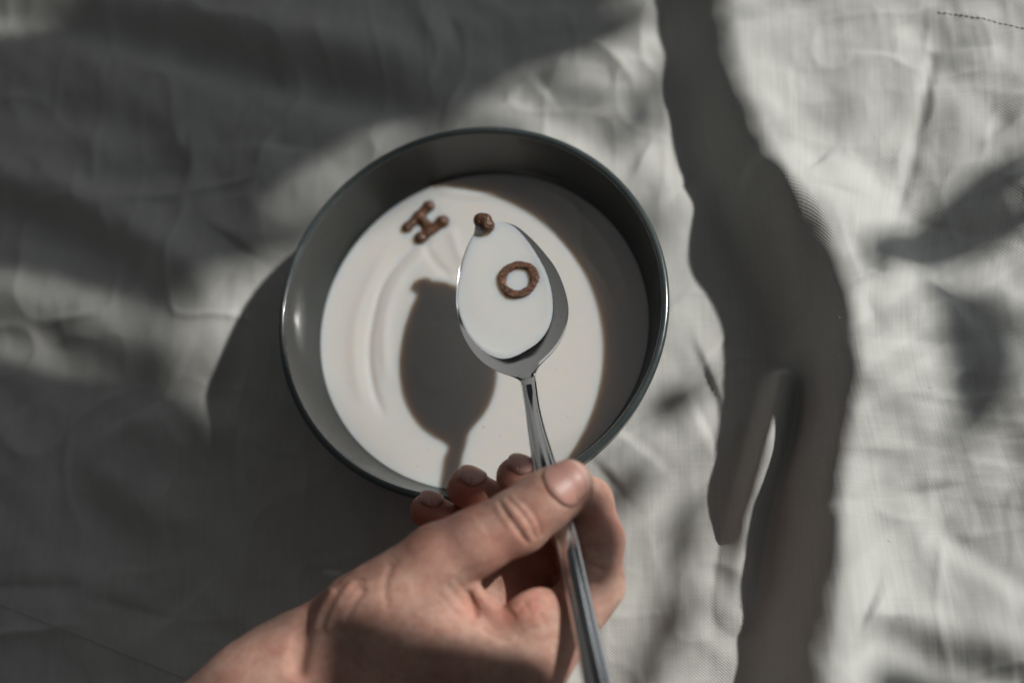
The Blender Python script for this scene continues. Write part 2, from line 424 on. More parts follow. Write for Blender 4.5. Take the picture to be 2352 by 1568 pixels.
def stitch_row(p0, p1, z, n):
    V = []; F = []
    a = at(*p0, z); b = at(*p1, z); d = (b - a); L = np.linalg.norm(d[:2]); d = d / L; s = np.array([-d[1], d[0], 0])
    n = int(L / 2.1)
    for i in range(n):
        c = a + d * (i + .5) * 2.1 + s * RS.uniform(-.12, .12)
        rows = [(-.85, .08), (-.5, .3), (0, .36), (.5, .3), (.85, .08)]
        base = len(V)
        for u, r in rows:
            q0 = c + d * u
            zz = float(cloth_height(np.array([q0[0]]), np.array([q0[1]]))[0])
            for k in range(6):
                an = k * math.pi / 3
                q = c + d * u + s * r * math.cos(an); V.append((q[0], q[1], zz + .12 + r * math.sin(an)))
        for k in range(4):
            for j in range(6): F.append((base + k * 6 + j, base + k * 6 + (j + 1) % 6, base + k * 6 + 6 + (j + 1) % 6, base + k * 6 + 6 + j))
    o = mesh_obj('hem_stitching', V, F, THR, cloth); o['kind'] = 'stuff'
stitch_row((2158, 0), (2380, 58), 32, 0); stitch_row((-20, 1377), (440, 1563), 2, 0)

# ------------------------------------------------------------------ bowl
bowl = empty('bowl', (0, 0, 0))
tag(bowl, 'dark grey glazed bowl of milk standing on the cloth', 'bowl')
RIMZ = T + 24.0
def lathe(name, prof, m, parent, n=192):
    a = np.arange(n) * 2 * math.pi / n; prof = np.asarray(prof, float)
    V = np.stack([prof[:, :1] * np.cos(a), prof[:, :1] * np.sin(a), np.repeat(prof[:, 1:], n, 1)], -1).reshape(-1, 3)
    return mesh_obj(name, V, grid_faces(len(prof), n, wrap_v=True), m, parent)
inner = chaikin([(0.01, 4.0), (30, 4.0), (48, 5.0), (60, 9.5), (65.6, T), (69.2, T + 8), (71.4, T + 16), (72.4, T + 22.6)], 3)
outer = chaikin([(72.9, T + 22.6), (73.6, T + 16), (71.5, T + 6), (67, 9), (58, 4.2), (44, 2.6), (42, .4), (38, .4), (36, 2.2), (0.01, 2.2)], 2)
lathe('basin', np.concatenate([inner, outer])[::-1], GLAZE, bowl)
an = np.linspace(0, 2 * math.pi, 21)[:-1]
rimp = np.stack([73.55 + 1.45 * np.cos(an), RIMZ - 1.4 + 1.5 * np.sin(an)], 1)
rimp = np.concatenate([rimp, rimp[:1]])
lathe('rim', rimp, RIMG, bowl)

# ------------------------------------------------------------------ milk in the bowl
nr, na = 170, 300
rr = np.linspace(0.02, 1, nr) ** .8 * 65.75; aa = np.arange(na) * 2 * math.pi / na
MX = rr[:, None] * np.cos(aa); MY = rr[:, None] * np.sin(aa)
MZ = T + .5 * np.exp(-(65.75 - rr[:, None]) / 1.2) + 0 * MX
def milk_stroke(px, h_, wd):
    global MZ
    pp = chaikin(W2(px, T), 2); dd, pr = seg_dist(MX, MY, [tuple(q) for q in pp])
    MZ = MZ + 1.5 * h_ * sstep(0, .25, pr) * sstep(0, .25, 1 - pr) * np.exp(-(dd / wd) ** 2)
milk_stroke([(985, 545), (920, 595), (878, 650), (856, 730), (845, 810), (858, 900), (885, 960)], -.42, 1.5)
milk_stroke([(1000, 560), (930, 620), (893, 690), (880, 780), (890, 880)], .30, 2.2)
milk_stroke([(905, 555), (850, 640), (815, 740), (812, 850), (840, 940)], .22, 2.5)
milk_stroke([(1010, 470), (975, 540), (985, 590), (1040, 640)], -.25, 1.6)
milk_stroke([(1035, 520), (1060, 600), (1110, 680)], .25, 2.0)
milk_stroke([(1300, 440), (1335, 500), (1330, 570), (1390, 650), (1420, 720)], .30, 1.4)
milk_stroke([(1210, 420), (1290, 450), (1370, 520), (1430, 620), (1450, 740)], .22, 1.8)
milk_stroke([(1250, 480), (1300, 560), (1370, 640)], -.25, 1.6)
milk_stroke([(970, 690), (1040, 700), (1100, 690)], .22, 1.3)
milk_stroke([(985, 740), (1050, 730), (1110, 760)], -.22, 1.3)
milk_stroke([(960, 860), (1000, 900), (1060, 860)], .18, 2)
milk_stroke([(1000, 430), (1070, 450), (1180, 440)], .25, 1.8)
MV = np.stack([MX, MY, MZ], -1).reshape(-1, 3)
MF = grid_faces(nr, na, wrap_v=True)
MV = np.concatenate([MV, [[0, 0, T]]])
MFl = [tuple(q) for q in MF] + [(len(MV) - 1, j, (j + 1) % na) for j in range(na)]
milk = mesh_obj('milk', MV, MFl, MILK)
tag(milk, 'white milk with faint swirls filling the dark bowl', 'milk')

# ------------------------------------------------------------------ spoon
def c2(p): return ((1500 + p[0] / 1.742) / 1.7415, (700 + p[1] / 1.742) / 1.7415)
RIGHT = [(800, 322), (870, 324), (940, 337), (1000, 362), (1100, 450), (1180, 540), (1258, 640), (1312, 760), (1343, 870), (1352, 960), (1335, 1060), (1300, 1150), (1240, 1235), (1180, 1290), (1133, 1340), (1112, 1390)]
LEFT = [(800, 322), (750, 338), (705, 380), (650, 475), (602, 600), (577, 720), (563, 860), (573, 970), (600, 1090), (650, 1190), (720, 1280), (800, 1342), (880, 1380), (950, 1402), (1000, 1425), (1026, 1455)]
# plane of the spoon's edge
P1 = at(*c2((800, 322)), T + 27.4); P2 = at(*c2((563, 860)), T + 26.1); P3 = at(*c2((1352, 960)), T + 30.6); P4 = at(*c2((1070, 1425)), T + 32.8)
Mx = np.array([[p_[0], p_[1], 1] for p_ in (P1, P2, P3, P4)]); pl = np.linalg.lstsq(Mx, np.array([p_[2] for p_ in (P1, P2, P3, P4)]), rcond=None)[0]
nrm = np.array([-pl[0], -pl[1], 1]); nrm /= np.linalg.norm(nrm)
def onpl(px, py):
    d = R @ np.array([(px - 1176) / FPX, -(py - 784) / FPX, -1.0])
    t_ = (pl[2] + pl[0] * CAM[0] + pl[1] * CAM[1] - CAM[2]) / (d[2] - pl[0] * d[0] - pl[1] * d[1])
    return CAM + d * t_
tip = onpl(*c2((800, 322))); neck = onpl(*c2((1069, 1425)))
ux = (neck - tip); LB = np.linalg.norm(ux); ux /= LB; vy = np.cross(nrm, ux); vy /= np.linalg.norm(vy)   # vy: towards the right in the picture
if (at(1300, 800, T + 28) - at(1100, 800, T + 28)) @ vy < 0: vy = -vy
def loc(pts):
    q = np.array([onpl(*c2(p_)) - tip for p_ in pts]); return np.stack([q @ ux, q @ vy], 1)
rl, ll = loc(RIGHT), loc(LEFT)
def width(tab, s):
    t_ = chaikin(tab, 2); o = np.argsort(t_[:, 0]); return np.interp(s, t_[o, 0], t_[o, 1])
NS, NV = 110, 36
ang = np.linspace(0, math.pi, NS); smin_ = min(rl[:, 0].min(), ll[:, 0].min())
ss = smin_ + .05 + (LB - smin_ - .05) * (1 - np.cos(ang * .93)) / (1 - math.cos(math.pi * .93))
def bowl_sec(s):
    return width(ll, s), width(rl, s)
def sag_at(s):
    q = np.clip(s / LB, 0, 1)
    return 8.6 * (np.clip(q, 0, 1) ** .62) * (1 - q ** 3.2) ** 1.15 + .0
def top_local(s, v):           # height of the spoon's inner surface relative to its edge plane
    lo, hi = bowl_sec(s); c = (lo + hi) / 2; w_ = np.maximum((hi - lo) / 2, .05)
    r = np.clip(np.abs(v - c) / w_, 0, 1)
    return -sag_at(s) * (1 - r ** 3.0) ** .95
vv = -np.cos(np.linspace(0, math.pi, NV))
secs = []
def section(C, side, up, w_, topz, thick):
    z0 = topz; z1 = z0 - thick * (1 - np.abs(vv) ** 8) ** .5
    P = [C + side * (w_ * v_) + up * z_ for v_, z_ in zip(vv, z0)]
    Q = [C + side * (w_ * v_) + up * z_ for v_, z_ in zip(vv[1:-1][::-1], z1[1:-1][::-1])]
    return P + Q
for s in ss:
    lo, hi = bowl_sec(s); c = (lo + hi) / 2; w_ = max((hi - lo) / 2, .05)
    r = np.abs(vv); q = s / LB
    k = float(sstep(.86, 1.0, q))
    tz = -sag_at(s) * (1 - r ** 3.0) ** .95 + k * 1.0 * (1 - r ** 2) ** .5
    secs.append(section(tip + ux * s + vy * c, vy, nrm, w_, tz, 1.3 + 2.0 * k))
HC = [(1216, 888, 33.4), (1222, 930, 35.6), (1230, 980, 39.2), (1243, 1040, 43.8), (1258, 1100, 47.6), (1276, 1160, 50.6), (1299, 1230, 53.6), (1320, 1320, 57.2), (1341, 1420, 61.2), (1363, 1520, 65.2), (1385, 1620, 69.5), (1420, 1760, 75), (1450, 1880, 79)]
HWI = [2.75, 2.6, 3.0, 3.7, 4.3, 4.4, 4.1, 3.9, 4.0, 4.3, 4.6, 5.2, 5.4]
hc = chaikin([(*at(a, b, T + z), w_) for (a, b, z), w_ in zip(HC, HWI)], 3)
for i in range(1, len(hc)):
    tg = hc[min(i + 1, len(hc) - 1), :3] - hc[i - 1, :3]; tg /= np.linalg.norm(tg)
    side = np.cross(np.array([0, 0, 1.]), tg); side /= np.linalg.norm(side)
    if side @ vy < 0: side = -side
    side = side * 1.0 + vy * .0; up = np.cross(tg, side); up = up if up[2] > 0 else -up
    r = np.abs(vv)
    f_ = i / len(hc)
    tz = 2.1 * (1 - r ** 2.2) ** .5 - .42 * np.exp(-((r - .52) / .15) ** 2) * float(sstep(.05, .25, f_))
    secs.append(section(hc[i, :3], side, up, hc[i, 3] * (1.0 if i < len(hc) - 3 else .75), tz, 3.4))
SP = np.array(secs); nsec, nl = SP.shape[:2]
spoon = empty('spoon', tuple(tip))
tag(spoon, 'polished steel spoon lifted over the bowl, held by the hand', 'spoon')
split = NS + 2
def sp_mesh(name, a, b):
    V = SP[a:b].reshape(-1, 3); F = [tuple(q) for q in grid_faces(b - a, nl, wrap_v=True)]
    if a == 0: F.append(tuple(range(nl)))
    if b == nsec: F.append(tuple(range((b - a - 1) * nl, (b - a) * nl))[::-1])
    return mesh_obj(name, V, F, STEEL, spoon)
sp_mesh('spoon_bowl', 0, split); sp_mesh('handle', split - 1, nsec)

# milk in the spoon: level surface that meets the steel where the steel is higher
LEV = T + 26.75
ns, nv = 120, 90
MS = np.linspace(.35, LB - 6, ns); V = []
for s in MS:
    lo, hi = bowl_sec(s); c = (lo + hi) / 2; w_ = max((hi - lo) / 2 - .25, .05)
    for q in np.linspace(-1, 1, nv):
        v_ = c + w_ * q
        Pp = tip + ux * s + vy * v_ + nrm * float(top_local(s, v_))
        edge = (tip + ux * s + vy * v_)[2]
        # liquid plane with a small meniscus where it touches steel
        gap = LEV - Pp[2]
        men = .55 * math.exp(-max(gap, 0) / .7)
        bulge = .45 * (1 - q ** 6) * (1 - ((s / LB) * 2 - 1) ** 6)
        L_ = LEV + bulge + men * .6
        if L_ > Pp[2]: zz = L_
        else: zz = Pp[2] - .55 * min(1, (Pp[2] - L_) / .25)
        if abs(q) == 1: zz = min(zz, Pp[2] + .05)
        V.append((Pp[0], Pp[1], zz))
MILK2 = MILK.copy(); MILK2.name = 'clean_milk'
for n_ in MILK2.node_tree.nodes:
    if n_.bl_idname == 'ShaderNodeMix': n_.inputs[6].default_value = (.61, .612, .598, 1); n_.inputs[7].default_value = (.615, .615, .60, 1)
sm = mesh_obj('spoonful_of_milk', V, grid_faces(ns, nv), MILK2)
tag(sm, 'white milk pooled in the raised spoon', 'milk')

# ------------------------------------------------------------------ cereal letters
def cereal(name, fn, lo, hi, h_, m, label, amp=.16):
    V, F = mesh_sdf(fn, lo, hi, h_); V = relax(V, F, 1)
    n_ = normals_of(V, F)
    V = V + n_ * (amp * noise3(V, 1.7, 2) + amp * 1.1 * noise3(V, .8, 5) + amp * .7 * noise3(V, .42, 9))[:, None]
    o = mesh_obj(name, V, F, m); tag(o, label, 'cereal piece'); return o
oc = at(1190, 640, LEV + 1.6)
def ring(P):
    x, y, z = P[:, 0] - oc[0], P[:, 1] - oc[1], P[:, 2] - (LEV + .62)
    a = np.arctan2(y, x); R0 = 6.0 + .20 * np.sin(2 * a + 1) + .10 * np.sin(3 * a) + .05 * np.sin(7 * a + 2)
    hw = 1.42 + .14 * np.sin(3 * a + .6) + .08 * np.sin(5 * a)
    rho = np.hypot(x, y) - R0
    qx, qz = np.abs(rho) - hw + .8, np.abs(z) - 1.35 + .8
    return np.hypot(np.maximum(qx, 0), np.maximum(qz, 0)) + np.minimum(np.maximum(qx, qz), 0) - .8
cereal('cereal_ring', ring, oc - [9, 9, 4], oc + [9, 9, 4], .17, CER, 'brown ring of chocolate cereal floating on the milk in the spoon')
def H3(p_, z): return at(*c2(p_), z)
zH = T - .3
hp = [H3(q, zH) for q in ((228, 368), (375, 222), (318, 440), (470, 330), (300, 290), (385, 375))]
def hshape(P):
    d = cone_sdf(P, hp[0], hp[1], 2.05, 2.3)
    d = smin(d, cone_sdf(P, hp[2], hp[3], 2.25, 2.4), .6)
    d = smin(d, cone_sdf(P, hp[4], hp[5], 2.1, 2.1), .8)
    for q, r_ in ((hp[0], 2.4), (hp[1], 2.6), (hp[2], 2.6), (hp[3], 2.9)): d = smin(d, np.linalg.norm(P - q, axis=1) - r_, .5)
    return d
hc_ = np.mean(hp, 0)
cereal('cereal_letter', hshape, hc_ - [14, 14, 4], hc_ + [14, 14, 4], .2, CERW, 'wet brown cereal letter H floating on the milk in the bowl', .14)
ia = at(*c2((742, 318)), T + 28.4); ib = at(*c2((783, 352)), T + 28.6)
def ishape(P):
    d = smin(np.linalg.norm(P - ia, axis=1) - 3.0, np.linalg.norm(P - ib, axis=1) - 2.75, .9)
    return smin(d, np.linalg.norm(P - (ia + ib) / 2 - np.array([1.0, 1.3, 1.2]), axis=1) - 1.9, .8)
cereal('cereal_stub', ishape, ia - [9, 9, 7], ia + [9, 9, 7], .16, CERW, 'small wet brown cereal stub clinging to the tip of the spoon', .17)
# film of milk that clings below the stub: part of the spoon's milk
fa = at(*c2((748, 352)), T + 27.4); fb = at(*c2((722, 400)), T + 27.0); fc = at(*c2((820, 372)), T + 26.9)
def film(P):
    d = smin(np.linalg.norm(P - fa, axis=1) - 2.7, np.linalg.norm((P - fb) * [1, 1, 1.3], axis=1) - 1.5, 2.2)
    return d
FV, FF = mesh_sdf(film, fa - [8, 9, 6], fa + [8, 8, 6], .22)
mesh_obj('milk_film', FV, FF, MILK, None).parent = sm

# ------------------------------------------------------------------ the hand
def J(px, py, z, r): return (at(px, py, T + z), r)
FING = {
 'thumb': [J(850, 1420, 52, 16.5), J(1008, 1288, 58, 11.9), J(1100, 1242, 60, 10.6), J(1190, 1197, 60.5, 10.2), J(1255, 1148, 60.2, 9.3), J(1306, 1112, 59.2, 8.1)],
 'index': [J(1215, 1530, 48, 12.5), J(1368, 1345, 44, 9.3), J(1374, 1240, 44, 8.6), J(1352, 1150, 46, 7.9), J(1308, 1118, 48, 6.8)],
 'middle': [J(1190, 1570, 30, 12), J(1350, 1375, 26, 9.2), J(1345, 1270, 28, 8.6), J(1275, 1150, 37, 7.9), J(1187, 1095, 40, 7.2)],
 'ring': [J(1140, 1620, 12, 12), J(1290, 1400, 14, 9), J(1290, 1290, 18, 8.4), J(1180, 1185, 29, 7.8), J(1073, 1121, 34, 7.2)],
 'pinky': [J(1060, 1650, 4, 11), J(1200, 1420, 8, 8), J(1180, 1320, 12, 7.4), J(1075, 1218, 24, 6.9), J(981, 1172, 29.5, 6.2)],
}
PALM = [(J(1100, 1450, 24, 12), J(1230, 1290, 20, 11)), (J(640, 1640, 40, 27), J(790, 1530, 42, 23)), (J(790, 1530, 42, 23), J(860, 1440, 50, 17)),
        (J(820, 1530, 42, 20), J(1215, 1530, 46, 12.5)), (J(820, 1560, 34, 20), J(1190, 1580, 30, 12.5)),
        (J(820, 1590, 24, 20), J(1140, 1620, 14, 12)), (J(830, 1610, 14, 18), J(1060, 1650, 6, 11)),
        (J(900, 1500, 34, 15), J(1160, 1400, 22, 13)), (J(900, 1440, 50, 15), J(1140, 1500, 46, 12)), (J(960, 1360, 54, 12.5), J(1060, 1450, 49, 10))]
FORE = (J(330, 1900, 32, 32), J(680, 1610, 38, 27))
cutx = at(1176, 1568, T)[1] - 42
def chain_sdf(P, ch, k=3.0):
    d = None
    for (a, ra), (b, rb) in zip(ch[:-1], ch[1:]):
        e = cone_sdf(P, a, b, ra, rb); d = e if d is None else smin(d, e, k)
    return d
def palm_sdf(P):
    d = cone_sdf(P, FORE[0][0], FORE[1][0], FORE[0][1], FORE[1][1])
    for (a, ra), (b, rb) in PALM: d = smin(d, cone_sdf(P, a, b, ra, rb), 9)
    return d
KN = at(1222, 1415, T + 52)
def hand_sdf(P):
    th = chain_sdf(P, FING['thumb'], 4)
    # pads
    a, b = FING['thumb'][4][0], FING['thumb'][5][0]
    th = smin(th, np.linalg.norm((P - (a * .45 + b * .55) + [0, 0, 2.0]), axis=1) - 8.0, 3)
    d = smin(palm_sdf(P), th, 6.5)
    d = smin(d, chain_sdf(P, FING['index'], 2.6), 3.0)
    fi = d
    for n_ in ('middle', 'ring', 'pinky'):
        ch = FING[n_]; d = smin(d, chain_sdf(P, ch, 2.6), 1.0)
    # bunched flesh at the base of the index, and the edge of the web
    d = smin(d, np.linalg.norm((P - KN) * [1, 1, 1.1], axis=1) - 10.0, 4)
    d = smin(d, cone_sdf(P, at(1096, 1362, T + 57), at(1172, 1452, T + 55), 2.6, 3.0), 3.2)
    # hollow beside the web fold
    d = smax(d, -(cone_sdf(P, at(1072, 1378, T + 66), at(1096, 1402, T + 65), 3.2, 2.4)), 3.0)
    d = smax(d, -(cone_sdf(P, at(1150, 1395, T + 68), at(1180, 1440, T + 66), 4.2, 2.6)), 3.5)
    d = smax(d, -(cone_sdf(P, at(1180, 1330, T + 50), at(1240, 1310, T + 40), 9, 8)), 3.0)
    return d
allp = [q for f in FING.values() for q in f] + [q for pr in PALM for q in pr] + [FORE[0], FORE[1]]
lo = np.min([q - r_ for q, r_ in allp], 0) - 2; hi = np.max([q + r_ for q, r_ in allp], 0) + 2
lo[0] = max(lo[0], at(430, 1568, T + 30)[0] - 45); lo[1] = max(lo[1], cutx); lo[2] = max(lo[2], 1.5)
HV, HF = mesh_sdf(hand_sdf, lo, hi, .72)
HV = relax(HV, HF, 2, .5)
HN = normals_of(HV, HF); HP = proj(HV)
def c1(p_): return (861.3 + p_[0] * .3775, 976.2 + p_[1] * .3775)
toCam = CAM - HV; toCam /= np.linalg.norm(toCam, axis=1)[:, None]; facing = np.clip((HN * toCam).sum(1), 0, 1)
disp = np.zeros(len(HV))
def skin_stroke(pts, h_, wpx, zmin, crop=True, fall=.2):
    global disp
    pp = chaikin([c1(q) for q in pts] if crop else pts, 2)
    dd, pr = seg_dist(HP[:, 0], HP[:, 1], [tuple(q) for q in pp])
    disp += h_ * sstep(0, fall, pr) * sstep(0, fall, 1 - pr) * np.exp(-(dd / wpx) ** 2) * (HV[:, 2] > zmin + T) * sstep(0, .35, facing)
skin_stroke([(735, 1345), (700, 1410), (690, 1490), (680, 1560)], -2.6, 20, 20, False)
skin_stroke([(815, 1330), (775, 1385), (752, 1450)], 1.0, 9, 30, False)
skin_stroke([(840, 1345), (800, 1400), (780, 1460)], -.9, 8, 30, False)
skin_stroke([(770, 1350), (735, 1400), (722, 1450)], .8, 8, 30, False)
skin_stroke([(900, 1290), (880, 1340), (890, 1400)], -.5, 9, 30, False)
# thumb joint creases
skin_stroke([(750, 450), (790, 530), (860, 625), (940, 730)], -1.0, 5.0, 52)
skin_stroke([(790, 430), (880, 510), (950, 600), (985, 700)], -.8, 4.5, 52)
skin_stroke([(840, 430), (930, 490), (1000, 590), (1010, 680)], -.5, 4.5, 52)
skin_stroke([(800, 470), (870, 560), (940, 650)], .35, 5, 52)
skin_stroke([(870, 470), (930, 550), (975, 650)], .35, 5, 52)
skin_stroke([(700, 480), (740, 560), (790, 640)], -.22, 5, 52)
# wrist and thumb tendons
skin_stroke([(-160, 920), (-20, 840), (130, 760), (260, 700)], .4, 14, 40)
skin_stroke([(-150, 1000), (40, 880), (140, 800)], -.4, 16, 40)
skin_stroke([(-230, 1120), (-120, 1030), (-30, 950)], .35, 10, 35)
# fine folds on web and index
skin_stroke([(560, 1000), (590, 1080), (620, 1180)], -1.1, 8, 45)
for a_, b_, c_, h_ in (((430, 960), (500, 1040), (560, 1120), -.3), ((380, 1010), (450, 1090), (520, 1180), -.25), ((480, 930), (540, 990), (590, 1060), -.3), ((640, 1230), (720, 1290), (830, 1320), -.35), ((850, 1290), (930, 1230), (990, 1230), -.35),
        ((20, 1080), (120, 1010), (230, 960), .25), ((-60, 1230), (80, 1130), (220, 1080), -.2), ((60, 690), (170, 640), (300, 610), .3), ((-260, 1010), (-170, 960), (-60, 930), -.35), ((-210, 960), (-140, 900), (-60, 860), .35), ((1180, 190), (1270, 240), (1320, 330), -.15),
        ((560, 560), (600, 630), (650, 700), -.15), ((600, 520), (650, 600), (710, 680), -.15), ((1020, 300), (1060, 380), (1130, 480), -.22), ((960, 1100), (1010, 1150), (1040, 1220), -.3), ((760, 1090), (820, 1130), (860, 1190), -.35)):
    skin_stroke([a_, b_, c_], h_, 5, 40)
skin_stroke([(860, 1130), (900, 1080), (980, 1060), (1040, 1090)], -.5, 6, 45)
skin_stroke([(900, 1060), (930, 1110), (960, 1160)], -.4, 6, 45)
skin_stroke([(980, 1180), (1020, 1130), (1080, 1110)], -.3, 6, 45)
for k_ in range(5): skin_stroke([(1300 + 6 * k_, 660 + 38 * k_), (1370, 640 + 40 * k_), (1440, 650 + 38 * k_)], -.22, 4, 30)
skin_stroke([(1280, 830), (1340, 860), (1400, 880)], -.7, 6, 30)
for k_ in range(14):
    x0, y0 = RS.uniform(0, 900), RS.uniform(900, 1450)
    skin_stroke([(x0, y0), (x0 + RS.uniform(60, 130), y0 - RS.uniform(20, 70)), (x0 + RS.uniform(150, 240), y0 - RS.uniform(40, 110))], -.14, 4, 40)
disp += .20 * noise3(HV, 9, 1) + .10 * noise3(HV, 3.2, 4)
HV = HV + HN * disp[:, None]
keep = None
person = empty('person', tuple(at(900, 1560, 0)))
tag(person, 'hand reaching in from the lower left, pinching the spoon handle under its thumb', 'person')
hand = mesh_obj('hand', HV, HF, SKIN, person)
fl = np.zeros(len(HV))
for (a, b), r_, s_ in (((590, 1090), 90, .45), ((830, 1160), 110, .4), ((560, 500), 140, .28), ((300, 780), 160, .25), ((820, 740), 130, .35), ((980, 1090), 90, .35), ((1220, 210), 60, .5), ((1330, 560), 110, .3), ((250, 560), 90, .4), ((560, 430), 90, .4)):
    cx_, cy_ = c1((a, b)); fl += s_ * np.exp(-((HP[:, 0] - cx_) ** 2 + (HP[:, 1] - cy_) ** 2) / (r_ * .3775) ** 2)
low = FING
for n_ in ('middle', 'ring', 'pinky'): fl += .45 * (chain_sdf(HV, FING[n_][2:]) < 1.2)
at2 = hand.data.attributes.new('flush', 'FLOAT', 'POINT'); at2.data.foreach_set('value', np.clip(fl, 0, .9).astype(np.float32))

def nail(ch_a, ch_b, updir, length, halfang, back, name='fingernail', rad=9):
    a = ch_a; b = ch_b; ax = (b - a) / np.linalg.norm(b - a)
    up = np.asarray(updir, float); up = up - ax * (up @ ax); up /= np.linalg.norm(up); sd = np.cross(ax, up)
    nu, nv_ = 22, 22; V = []
    for i in range(nu):
        for j in range(nv_):
            u = -1 + 2 * i / (nu - 1); v_ = -1 + 2 * j / (nv_ - 1)
            # rounded cuticle, straighter free edge
            uu = u
            wv = (1 - max(0, -u) ** 3 * .55) * (1 - max(0, u) ** 4 * .16)
            cen = b + ax * (back + (uu * .5) * length - (.12 * length * v_ * v_ if u > 0 else -.10 * length * v_ * v_ * -u))
            th = v_ * wv * halfang
            dr = up * math.cos(th) + sd * math.sin(th)
            # march to the skin
            lo_, hi_ = 0.0, 16.0
            for _ in range(16):
                md = (lo_ + hi_) / 2
                if hand_sdf((cen + dr * md)[None])[0] < 0: lo_ = md
                else: hi_ = md
            e = max(abs(v_), -u if u < 0 else 0)
            lift = .42 - .62 * max(0, e - .80) / .2 + (.25 * max(0, u) ** 2)
            V.append(cen + dr * (lo_ + lift))
    V = np.array(V); n_ = len(V); F = grid_faces(nu, nv_)
    o = mesh_obj(name, V, F, NAIL, hand)
    uu_ = np.repeat(np.linspace(-1, 1, nu), nv_)
    a_ = o.data.attributes.new('tip', 'FLOAT', 'POINT'); a_.data.foreach_set('value', np.clip((uu_ - .86) / .08, 0, 1).astype(np.float32))
    md = o.modifiers.new('s', 'SOLIDIFY'); md.thickness = .0006; md.offset = -1
    return o
th = FING['thumb']
nail(th[4][0], th[5][0], (.16, -.02, 1), 13.6, 1.0, -.9)
nail(FING['middle'][3][0], FING['middle'][4][0], (.1, .85, .75), 9.5, .8, .6)
nail(FING['ring'][3][0], FING['ring'][4][0], (.1, .85, .75), 9.5, .8, .6)
nail(FING['pinky'][3][0], FING['pinky'][4][0], (.1, .9, .7), 8.0, .8, .6)

# ------------------------------------------------------------------ invented blockers, added out of frame to shape sun and shade
def S2(px, py, z=0):           # where the sun ray through this point of the picture meets the cloth level
    q = at(px, py, z); return q - SUN * q[2]
def to_plane(q, X0): return q + SUN * ((X0 - q[0]) / SUN[0])
def sheet(name, loops, X0, m, parent, thick=2.0):
    bm = bmesh.new(); ed = []
    for lp in loops:
        vs = [bm.verts.new(Vector(to_plane(q, X0)) * S) for q in lp]
        for i in range(len(vs)): ed.append(bm.edges.new((vs[i], vs[(i + 1) % len(vs)])))
    bmesh.ops.triangle_fill(bm, use_beauty=True, use_dissolve=False, edges=ed)
    me = bpy.data.meshes.new(name); bm.to_mesh(me); bm.free(); me.materials.append(m)
    o = bpy.data.objects.new(name, me); COL.objects.link(o); o.parent = parent
    md = o.modifiers.new('s', 'SOLIDIFY'); md.thickness = thick * S
    return o
def smooth_loop(p):
    p = np.asarray(p, float)
    for _ in range(3):
        q = np.roll(p, -1, 0); p = np.stack([.75 * p + .25 * q, .25 * p + .75 * q], 1).reshape(-1, 2)
    return [S2(a, b) for a, b in p]
OUTER = [S2(a, b) for a, b in ((-1300, -1300), (5200, -1300), (5200, 3200), (-1300, 3200))]
MAIN = smooth_loop([(4600, -1200), (1750, -1200), (1560, -160), (1440, 30), (1330, 130), (1180, 200), (1080, 290), (980, 440), (820, 560), (660, 600), (560, 640), (480, 660), (430, 720), (440, 800), (525, 880), (610, 990), (720, 1100), (850, 1240), (868, 1350), (810, 1460), (670, 1545), (530, 1610), (425, 1645), (350, 1680), (230, 1710), (130, 1760), (110, 1860), (220, 1960), (700, 2010), (1250, 2100), (1900, 2900), (4600, 2900)])
H3_ = smooth_loop([(-150, 690), (60, 695), (200, 725), (350, 785), (335, 810), (130, 762), (-150, 722)])
H4 = smooth_loop([(-260, -160), (200, -160), (230, -50), (100, 5), (-40, 5), (-120, 90), (-260, 90)])
H5 = smooth_loop([(640, 490), (760, 380), (950, 285), (985, 305), (810, 415), (665, 510)])
sun_mask = empty('sun_mask', (0, 0, 0)); tag(sun_mask, 'unseen grey sheet added beyond the right edge, holes shaped to let sun through', 'sun_mask')  # invented sheet, its holes cut to leave chosen patches sunlit
sheet('sun_mask_panel', [OUTER, MAIN, H3_, H4, H5], 640.0, SUNMASK, sun_mask)
# invented oval cards, each placed to shade a chosen part
shade_set = empty('shade_cards', (0, 0, 0)); tag(shade_set, 'unseen cards added beyond the right edge to shade parts of cloth and hand', 'shade_set')
CARD, t, p = mat('shade_card'); p.inputs['Base Color'].default_value = (.05, .10, .03, 1); p.inputs['Roughness'].default_value = .5  # for the added shade cards and their wires
def shade_card(cx, cy, z, a, b, rot, X0=520.0):
    q = S2(cx, cy, z); lp = []
    for i in range(20):
        t_ = i * math.pi / 10; u, v = a * math.cos(t_), b * math.sin(t_) * (1 - .25 * math.cos(t_))
        lp.append(q + np.array([u * math.cos(rot) - v * math.sin(rot), u * math.sin(rot) + v * math.cos(rot), 0]))
    sheet('shade_card', [lp], X0, CARD, shade_set, .6)
shade_card(1060, 1130, T + 34, 27, 7.5, .25, 230)       # over the finger tips
shade_card(985, 1525, 0, 14, 18, .05, 300)       # over the index finger
sheet('shade_card', [[S2(a_ + 12, b_ - 44) for a_, b_ in chaikin([(352, 1900), (350, 1800), (354, 1748), (372, 1744), (412, 1762), (490, 1783), (574, 1797), (668, 1806), (784, 1822), (915, 1860), (1050, 1930), (1090, 2060), (1000, 2240), (700, 2330), (430, 2240), (352, 1960)], 2)]], 240.0, CARD, shade_set, .6)  # large added card that darkens the lower hand and wrist
shade_card(330, 1680, 0, 5, 7, 0, 300); shade_card(735, 1305, 0, 17, 6, -.2, 240)
shade_card(2260, 480, 40, 40, 10, .25, 470); shade_card(2330, 400, 40, 26, 10, .8, 470)
shade_card(2330, 1610, 34, 38, 16, -.3, 470)
